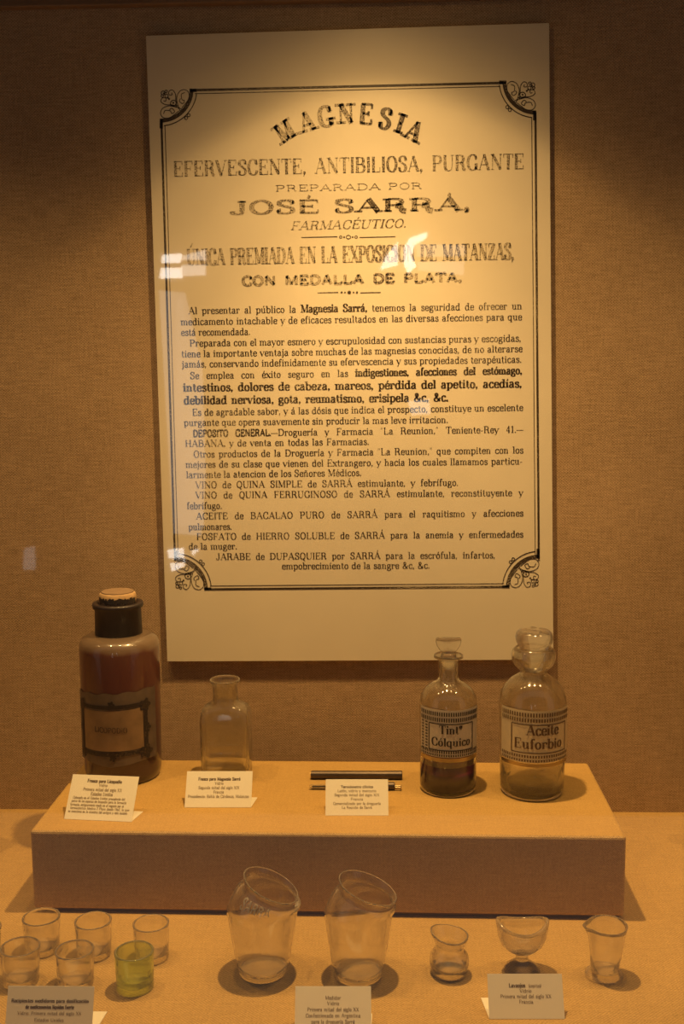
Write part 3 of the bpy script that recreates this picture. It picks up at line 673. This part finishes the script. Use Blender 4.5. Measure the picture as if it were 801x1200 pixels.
# -- tinctura bottle
b3 = V(524.5, 923.5, HP)
t3 = thing('tincture_bottle', 'small round clear bottle half full of dark purple tincture with flat disc stopper', 'bottle', b3.b)
r_ = b3.r
P = b3.prof([(923.5, 29), (922, 32), (916, 32.8), (880, 33), (840, 33.6), (826, 33.8), (815, 32.2), (806, 26.5), (800.5, 19), (797, 13), (793, 11.6), (776, 11.4), (771.5, 12.5), (770, 16.8), (767.5, 17)])
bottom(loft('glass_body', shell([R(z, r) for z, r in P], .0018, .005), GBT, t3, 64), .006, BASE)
LIQ = zramp('purple_tincture', [(0, (.07, .016, .075)), (b3.h(905), (.085, .018, .085)), (b3.h(900), (.12, .02, .09)), (b3.h(897), (.30, .035, .10)), (b3.h(885), (.42, .05, .13))], .15, .2, .04)
ri = r_(33)-.0012
loft('tincture', [R(.0052, ri*.9), R(.0065, ri), R(b3.h(889)-.0005, ri), R(b3.h(889), ri*.97)], LIQ, t3, 64)
st = loft('stopper', [R(b3.h(782), r_(7.5)), R(b3.h(770), r_(9.2)), R(b3.h(766), r_(8.6), r_(6)), R(b3.h(764.5), r_(7.5), r_(3.5)), R(b3.h(761.5), r_(10.5), r_(3.6)), R(b3.h(757), r_(13.4), r_(3.8)), R(b3.h(752), r_(14.8), r_(3.6)), R(b3.h(748), r_(14.6), r_(2.8)), R(b3.h(747), r_(13), r_(1.5))], GS, t3, 48)
ENA = plain('pale_enamel_label', (.58, .52, .44), .4, noise=.08, nscale=60, coat=.3)
ENB = plain('cream_enamel_label', (.66, .56, .38), .4, noise=.08, nscale=60, coat=.3)
GOLD = plain('gilt_band', (.50, .38, .19), .32, metal=.85, noise=.2)
BRN = ink('brown_label_ink', (.12, .065, .03), .2, (.4, .3, .18), 900)
BLK = ink('black_label_ink', (.03, .022, .02), .12, (.3, .25, .2), 900)
def bottle_label(bt_, t_, rr, vt, vb, amax, face, inkm, lines, boxv, boxx, gold, dashes, left_cols=False):
    H = bt_.h
    wrapped_patch('label', rr, -amax, amax, lambda s: H(vb), lambda s: H(vt), face, t_, 40)
    wrapped_patch('gold_band', rr, -amax, amax, lambda s: H(gold[1]), lambda s: H(gold[0]), GOLD, t_, 40, 1)
    fo = wrap(rr+.0005); ik = Ink()
    for (v0_, v1_) in dashes:
        n = 30
        for k in range(n):
            x = (-amax*.97+2*amax*.97*(k+.2)/n)*rr; wd = 2*amax*.97/n*rr*.55
            ik.quad(x, H(v1_), x+wd, H(v0_), fo)
    if left_cols:
        for cx_ in (-1.12, -.93):
            for k in range(10):
                z0_ = H(boxv[1]+2)+(H(boxv[0]-2)-H(boxv[1]+2))*(k+.2)/10; ik.quad(cx_*rr, z0_, (cx_+.11)*rr, z0_+.0014, fo)
    (bl, br), (bvt, bvb) = boxx, boxv
    for (x0_, y0_, x1_, y1_) in ((bl, H(bvt), br, H(bvt)), (bl, H(bvb), br, H(bvb)), (bl, H(bvt), bl, H(bvb)), (br, H(bvt), br, H(bvb))):
        ik.ribbon([((x0_+(x1_-x0_)*i/14)*rr, y0_+(y1_-y0_)*i/14) for i in range(15)], .0011, fo)
    for (v_, ht) in ((vt+.8, .0004), (vb-.8, .0004)): ik.quad(-amax*rr, H(v_), 0, H(v_)+ht, fo)
    for (s__, xl, xr, v_, hpx, st_) in lines:
        text_line(ik, s__, st_, bt_.r(hpx), (xr-xl)*rr, lambda x, y, xl=xl, v_=v_: fo(xl*rr+x, H(v_)+y), align='f')
    ik.build('label_print', inkm, t_)
bottle_label(b3, t3, r_(34.2), 822, 876, 1.22, ENA, BLK,
    [('Tintª', -.38, .42, 849, 10, 'label'), ('Cólquico', -.66, .74, 863, 9.5, 'label')], (838, 868), (-.76, .86), (877, 881.5), [(824.5, 829), (831, 835.5), (868.5, 871.5), (872.5, 875)], True)

# -- large bottle with ball stopper
b4 = V(622.5, 926.5, HP)
t4 = thing('oil_bottle', 'large round clear empty bottle with cream label and lumpy glass ball stopper, rightmost on plinth', 'bottle', b4.b)
r_ = b4.r
P = b4.prof([(926.5, 32), (925, 35.5), (918, 37), (880, 38), (840, 39), (825, 39.4), (812, 37.5), (802, 32), (795, 25), (790.5, 18), (787.5, 15), (784, 16.5), (779, 22), (773, 25), (767, 25.6), (762, 24.2), (759, 21.5)])
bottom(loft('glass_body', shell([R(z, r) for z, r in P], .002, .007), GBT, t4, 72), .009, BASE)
def lump(p, a): return Vector((p.x*(1+.035*math.sin(3*a+1)), p.y*(1+.03*math.cos(4*a)), p.z+.0006*math.sin(5*a)))
loft('stopper', [R(b4.h(785), r_(10)), R(b4.h(768), r_(14)), R(b4.h(762), r_(16.5)), R(b4.h(758.5), r_(16.5)), R(b4.h(756), r_(18.5)), R(b4.h(752), r_(20.8)), R(b4.h(747), r_(21.6)), R(b4.h(742), r_(20.2)), R(b4.h(738.5), r_(16)), R(b4.h(737), r_(9))], GS, t4, 48, extra=lump)
def body4(v): return 0
bottle_label(b4, t4, r_(39.9), 821, 880, 1.22, ENB, BRN,
    [('Aceite', -.33, .66, 848.5, 12, 'label'), ('Euforbio', -.70, .80, 864, 11.5, 'label')], (837, 869), (-.78, .98), (881, 885), [(823.5, 828), (830, 834), (871.5, 874.5), (876.5, 879)])

# ------------------------------------------------------------ clinical thermometer and its case
MET = plain('tarnished_metal', (.10, .075, .055), .32, metal=.6, noise=.5, nscale=50)
METB = plain('worn_brass', (.55, .40, .20), .28, metal=.9, noise=.3, nscale=90)
def tube_x(name, x0, x1, y, z, rad, mat, parent, N=28, taper=None):
    vs = []; fs = []; st_ = taper or [(0, 1), (1, 1)]
    for s, rr in st_:
        for k in range(N):
            a = 2*PI*k/N; vs.append((x0+(x1-x0)*s, y+rad*rr*math.cos(a), z+rad*rr*math.sin(a)))
    for i in range(len(st_)-1):
        for k in range(N): a, b = i*N+k, i*N+(k+1) % N; fs.append((a, b, b+N, a+N))
    fs += [tuple(range(N)), tuple(range(len(st_)*N-1, (len(st_)-1)*N-1, -1))]
    return mesh(name, vs, fs, mat, parent)
p0 = pix(364.5, 912.5, 2, HP); p1 = pix(471, 912.5, 2, HP)
cr = .0046; cy = p0.y
tc_ = thing('thermometer_case', 'dark metal tube case lying just behind the middle card', 'case', ((p0.x+p1.x)/2, cy, HP))
hl = (p1.x-p0.x)/2
tube_x('case_tube', -hl, hl*.62, 0, cr, cr, MET, tc_, taper=[(0, .93), (.01, 1), (1, 1)])
tube_x('case_cap', hl*.62, hl, 0, cr, cr*1.05, MET, tc_, taper=[(0, 1), (.97, 1), (1, .93)])
tube_x('brass_end', -hl-.0006, -hl, 0, cr, cr*.8, METB, tc_)
p0 = pix(362.5, 925, 2, HP); p1 = pix(470, 925, 2, HP); hl = (p1.x-p0.x)/2
th = thing('clinical_thermometer', 'thin glass thermometer with metal clip end, partly hidden by the middle card', 'thermometer', ((p0.x+p1.x)/2, p0.y, HP))
rt = .0026
tube_x('glass_stem', -hl, hl*.74, 0, rt+.0008, rt, GL_D, th, taper=[(0, .4), (.03, .9), (.3, 1), (1, 1)])
tube_x('mercury_column', -hl+.003, hl*.3, 0, rt+.0008, .0007, MET, th)
hdv = tube_x('metal_collar', hl*.70, hl*.86, 0, .0042, .0042, MET, th, taper=[(0, .8), (.1, 1), (.9, 1), (1, .8)])
for s in (-1, 1): tube_x('clip_prong', hl*.86, hl, s*.0022, .0030, .0012, METB, th, taper=[(0, 1), (.8, 1), (.82, 1.7), (1, 1.5)])

# ------------------------------------------------------------ caption cards
def card(label, bl, br, top, tilt, zf, lines, flap=.026, flap_shift=0.004, group=None, hh=None):
    A, B = pix(*bl, 2, zf), pix(*br, 2, zf)
    d = (B-A); W_ = d.length; ang = math.atan2(d.y, d.x)
    t = thing('caption_card', label, 'card', (A.x, A.y, zf), group, ang)
    ph = math.radians(tilt)
    if hh: H_ = hh
    else:
        # height so that the middle of the top edge meets the row in the photograph
        mid = (A+B)/2; H_ = .03
        u = (bl[0]+br[0])/2
        for _ in range(30):
            q = mid+Vector((-math.sin(ang)*H_*math.sin(ph), math.cos(ang)*H_*math.sin(ph), H_*math.cos(ph)))
            qq = RM.transposed() @ (q-CP); v = 600+F*qq.y/qq.z
            H_ *= 1+(v-top)/max(10, (bl[1]+br[1])/2-top)
    th_ = .0006
    def P(x, y, o=0): return (x, y*math.sin(ph)-o*math.cos(ph), y*math.cos(ph)+o*math.sin(ph)+.0003)
    vs = [P(0, 0), P(W_, 0), P(W_, H_), P(0, H_), P(0, 0, -th_), P(W_, 0, -th_), P(W_, H_, -th_), P(0, H_, -th_)]
    mesh('card_panel', vs, [(0, 1, 2, 3), (7, 6, 5, 4), (0, 4, 5, 1), (1, 5, 6, 2), (2, 6, 7, 3), (3, 7, 4, 0)], CARD, t)
    s_ = flap_shift
    f0 = [(0, .0005, .0), (W_, .0005, .0), (W_+s_, flap, .0), (s_, flap, .0)]
    fl = mesh('foot_flap', f0+[(x, y, z+.0006) for x, y, z in f0], [(0, 3, 2, 1), (4, 5, 6, 7), (0, 1, 5, 4), (1, 2, 6, 5), (2, 3, 7, 6), (3, 0, 4, 7)], CARD, t)
    dk = Ink(); lt = Ink()
    for (s, cx, yb, hc, wf, st_) in lines:     # centre x, baseline from top, cap height, width (fractions of W or H)
        w2 = wf*W_
        text_line(dk if st_ == 'cardb' else lt, s, st_, hc*H_, w2, lambda x, y, cx=cx, yb=yb, w2=w2: P(cx*W_-w2/2+x, (1-yb)*H_+y, .0002), align='f', space=.4)
    if dk.vs: dk.build('caption_title', INK_C, t)
    lt.build('caption_text', INK_CL, t)
    return t
card('white caption card with longest text, in front of the reddish-brown jar', (75, 960), (154, 963.5), 909, 38, HP, [
    ('Frasco para Licopodio', .50, .17, .075, .52, 'cardb'), ('Vidrio', .49, .26, .065, .13, 'card'), ('Primera mitad del siglo XX', .49, .36, .07, .58, 'card'), ('Estados Unidos', .49, .46, .075, .33, 'card'),
    ('Colocado en el Estados Unidos procedente del', .46, .545, .055, .78, 'card'), ('polvo de las esporas de licopodio para la farmacia', .47, .62, .055, .82, 'card'),
    ('farmacia, antiguamente usado en el negocio por el', .45, .70, .055, .80, 'card'), ('farmaceutico Medico 2 Plaza desde 1902, lo que', .50, .775, .055, .88, 'card'), ('se menciona en la muestra del antiguo y este modelo', .48, .85, .055, .88, 'card')])
card('white caption card propped in front of the rectangular clear bottle', (216, 946.5), (294, 946.5), 904, 36, HP, [
    ('Frasco para Magnesia Sarrá', .50, .26, .085, .64, 'cardb'), ('Vidrio', .50, .38, .08, .13, 'card'), ('Segunda mitad del siglo XIX', .50, .50, .08, .62, 'card'), ('Francia', .50, .62, .08, .16, 'card'), ('Procedencia: Bahía de Cárdenas, Matanzas', .50, .74, .08, .92, 'card')])
card('white caption card standing in front of the thermometer and its tube', (381, 956), (455, 956), 913.5, 36, HP, [
    ('Termómetro clínico', .50, .245, .07, .52, 'cardb'), ('Latón, vidrio y mercurio', .50, .36, .075, .62, 'card'), ('Segunda mitad del siglo XIX', .50, .475, .075, .72, 'card'), ('Francia', .50, .59, .075, .20, 'card'), ('Comercializado por la droguería', .50, .71, .075, .76, 'card'), ('La Reunión de Sarrá', .50, .82, .075, .48, 'card')], flap_shift=0)
card('shaded caption card at front left before the small dosing glasses', (5, 1216), (107, 1217), 1156, 22, 0, [
    ('Recipientes medidores para dosificación', .50, .32, .07, .90, 'cardb'), ('de medicamentos líquidos fuerte', .50, .44, .07, .56, 'cardb'), ('Vidrio. Primera mitad del siglo XX', .50, .56, .065, .74, 'card'), ('Estados Unidos', .50, .69, .065, .34, 'card'), ('Confeccionado en Estados Unidos de America', .50, .81, .065, .78, 'card'), ('para la droguería Sarrá', .5, .92, .065, .5, 'card')], flap=.036, flap_shift=.004)
card('bright caption card at front centre below the two slanted-mouth jars', (345, 1211), (435, 1211), 1156, 32, 0, [
    ('Medidor', .50, .29, .08, .21, 'card'), ('Vidrio', .50, .41, .08, .16, 'card'), ('Primera mitad del siglo XX', .50, .54, .08, .68, 'card'), ('Confeccionado en Argentina', .50, .67, .08, .72, 'card'), ('para la droguería Sarrá', .50, .80, .08, .57, 'card')], flap_shift=.001)
card('shaded caption card in front of the footed eye bath cup', (573, 1194.5), (661.5, 1194.5), 1141.5, 28, 0, [
    ('Lavaojos', .39, .30, .085, .22, 'cardb'), ('(copitas)', .63, .30, .07, .17, 'card'), ('Vidrio', .50, .42, .08, .16, 'card'), ('Primera mitad del siglo XX', .50, .54, .08, .68, 'card'), ('Francia', .50, .66, .08, .19, 'card')], flap=.03, flap_shift=-.0035)

# ------------------------------------------------------------ glassware on the floor
def slant_jar(label, u, v, base, waist, vmax, rim_c, rim_hw, tilt, emboss):
    b = V(u, v, 0); r_ = b.r
    t = thing('slanted_mouth_jar', label, 'jar', b.b, 'pair of slanted-mouth glass jars')
    zr = b.h(rim_c[1]); dxr = (rim_c[0]-u)*b.k; tl = math.radians(tilt); zm = b.h(vmax)
    O = [R(0, r_(base*.86)), R(.001, r_(base*.98)), R(.004, r_(base+.8))]
    for s in (.2, .4, .6, .8, .93): O.append(R(zm*s, r_(base+1+(waist-base-1)*s**.85), dx=dxr*.05*s))
    O.append(R(zm, r_(waist), tilt=tl*.06, dx=dxr*.08))
    nk = zr-.006
    for s, rr in ((.2, 1.0), (.4, .99), (.58, .965), (.74, .925), (.88, .865), (1.0, .79)):
        O.append(R(zm+(nk-zm)*s, r_(waist)*rr, tilt=tl*(.06+.94*s**1.8), dx=dxr*(.08+.92*s)))
    O += [R(nk+.0016, r_(rim_hw-2.5), tilt=tl, dx=dxr+.0004), R(nk+.0032, r_(rim_hw-2.2), tilt=tl, dx=dxr+.0008), R(nk+.0048, r_(rim_hw-.4), tilt=tl, dx=dxr+.001), R(nk+.006, r_(rim_hw), tilt=tl, dx=dxr+.001)]
    rings = shell(O, .0014, .0035)
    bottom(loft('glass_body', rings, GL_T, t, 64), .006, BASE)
    if emboss:
        ik = Ink()
        def ff(x, y):
            # letters follow the shoulder, sloping down to the right
            a = x/r_(waist)-.78; s = min(.9, max(.05, .52+y/(nk-zm)))
            zc = zm+(nk-zm)*s; tt = tl*(.06+.94*s**1.8); rr = r_(waist)*(.995-.16*s*s)+.0003
            X_ = rr*math.sin(a); return (dxr*(.08+.92*s)+X_*math.cos(tt), -rr*math.cos(a)-.0002, zc-X_*math.sin(tt))
        text_line(ik, 'SARRÁ', 'emb', .0058, .031, ff, align='f')
        e = ik.build('embossed_name', GL_E, t); sm = e.modifiers.new('relief', 'SOLIDIFY'); sm.thickness = .0010; sm.offset = 0
    return t
GL_E = glass('embossed_glass', (1, 1, .97), .5, .8)
slant_jar('left one of two slanted-mouth clear jars, with raised lettering on its shoulder', 308, 1137.5, 27.5, 41.5, 1064, (318, 1037), 35, 25, True)
slant_jar('right one of two slanted-mouth clear jars, plain shoulder with bright glints', 419.5, 1141, 27.5, 40, 1068, (430, 1040), 36, 20, False)

def dosing(label, u, v, hwb, vt, hwt, mat=GL_T, group='small clear dosing glasses at the front left', thick=.0019, base=.0055):
    b = V(u, v, 0); r_ = b.r; h = b.h(vt)
    t = thing('dosing_glass', label, 'glass', b.b, group)
    O = [R(0, r_(hwb-2)), R(.0012, r_(hwb)), R(.006, r_(hwb+.1)), R(h*.5, r_((hwb+hwt)/2)), R(h-.002, r_(hwt-.3)), R(h-.0006, r_(hwt))]
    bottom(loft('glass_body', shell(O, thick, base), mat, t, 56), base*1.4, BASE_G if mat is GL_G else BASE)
    return t
dosing('clear dosing glass, back row, cut by the left edge of the picture', -20, 1128, 19, 1087, 23)
dosing('clear dosing glass at the left end of the back row, wholly in view', 50, 1113.5, 19.5, 1073.5, 21.8)
dosing('clear dosing glass second in the back row, just left of the green glass', 110.5, 1118.5, 19.5, 1078, 21.6)
dosing('clear dosing glass rising directly behind the green glass', 178, 1122, 19.5, 1081, 21.2)
dosing('clear dosing glass in front row above left end of shaded card', 25.5, 1150, 20, 1108.5, 23, GV)
dosing('clear dosing glass in front row above right end of shaded card', 89, 1153, 20.5, 1112, 22.6, GV)
dosing('small pale green dosing glass with bubbly thick base', 158.5, 1157, 21.5, 1113.5, 23, GL_G, None, .0022, .006)

# small pot with flared slanted rim
b = V(526, 1139.5, 0); r_ = b.r
t = thing('flared_cup', 'small squat clear pot with flared slanted rim, right of the two jars', 'cup', b.b)
tl = math.radians(8)
O = [R(0, r_(18)), R(.001, r_(20)), R(.004, r_(22)), R(b.h(1125), r_(23)), R(b.h(1118), r_(21.8)), R(b.h(1113), r_(17.5), tilt=tl*.4), R(b.h(1109.5), r_(15.5), tilt=tl*.7), R(b.h(1106), r_(17), tilt=tl),
     R(b.h(1100), r_(20.6), tilt=tl, sad=.0006), R(b.h(1096), r_(22.2), tilt=tl, sad=.001), R(b.h(1094), r_(22.6), tilt=tl, sad=.001)]
bottom(loft('glass_body', shell(O, .0016, .007), GV, t, 56), .009, BASE)
# eye bath
b = V(611, 1137, 0); r_ = b.r
t = thing('eye_bath', 'footed clear eye bath with thick oval saddle-shaped rim behind its card', 'glass', b.b)
H = b.h
bw = [(1116, 9, 7), (1113, 17, 12), (1107, 24.5, 16.5), (1098, 28.5, 20), (1088, 30.2, 22), (1082, 31, 22.6)]
O = [R(0, r_(19)), R(.001, r_(21)), R(H(1133), r_(19)), R(H(1128), r_(12.5)), R(H(1124.5), r_(8.2)), R(H(1121.5), r_(7)), R(H(1119), r_(7.4))]
O += [R(H(v), r_(a), r_(c), 2, sad=.0032*min(1, max(0, (1116-v)/34))) for v, a, c in bw]
top = R(H(1081), r_(28.8), r_(20.4), 2, sad=.0032)
inn = [R(H(v), r_(a)-.0032, r_(c)-.0032, 2, sad=.0032*min(1, max(0, (1116-v)/34))) for v, a, c in reversed(bw[1:])]
bottom(loft('glass_body', O+[top]+inn+[R(H(1114), r_(6), r_(4))], GS, t, 60), .0012, BASE)
# beaker jug with pouring lip
b = V(707.5, 1143.5, 0); r_ = b.r
t = thing('footed_measure', 'thin clear footed measuring beaker with pouring lip, rightmost piece of glassware', 'glass', b.b)
H = b.h; dxt = r_(2.5)
def spout(p, a):
    d = math.cos(a-PI); k = max(0, d)**14*max(0, (p.z-H(1100))/(H(1083)-H(1100)))
    return Vector((p.x-k*.0045, p.y, p.z-k*.0012))
O = [R(0, r_(20)), R(.0008, r_(22.3)), R(.0022, r_(22)), R(.0038, r_(17.5)), R(.0052, r_(15.6)), R(H(1135), r_(16.2)), R(H(1115), r_(18.6), dx=dxt*.5), R(H(1098), r_(20.6), dx=dxt*.8), R(H(1089), r_(21.8), dx=dxt), R(H(1083.5), r_(23.2), dx=dxt)]
bottom(loft('glass_body', shell(O, .0011, .0065), GL_T, t, 64, extra=spout), .0085, BASE)
# neighbours standing just outside the frame whose shadows fall into it
for u, v, lab in ((-48, 997, 'clear round flask beyond the left edge, casting its shadow beside the plinth'), (856, 993, 'clear round flask beyond the right edge, casting its shadow beside the plinth')):
    b = V(u, v, 0)
    t = thing('glass_flask', lab, 'flask', b.b)
    O = [R(0, .018), R(.002, .024), R(.012, .034), R(.026, .037), R(.040, .034), R(.052, .024), R(.060, .013), R(.085, .011), R(.089, .015), R(.091, .015)]
    loft('glass_body', shell(O, .0018, .003), GL_D, t, 48)
for me in [m for m in bpy.data.meshes if not m.users]: bpy.data.meshes.remove(me)
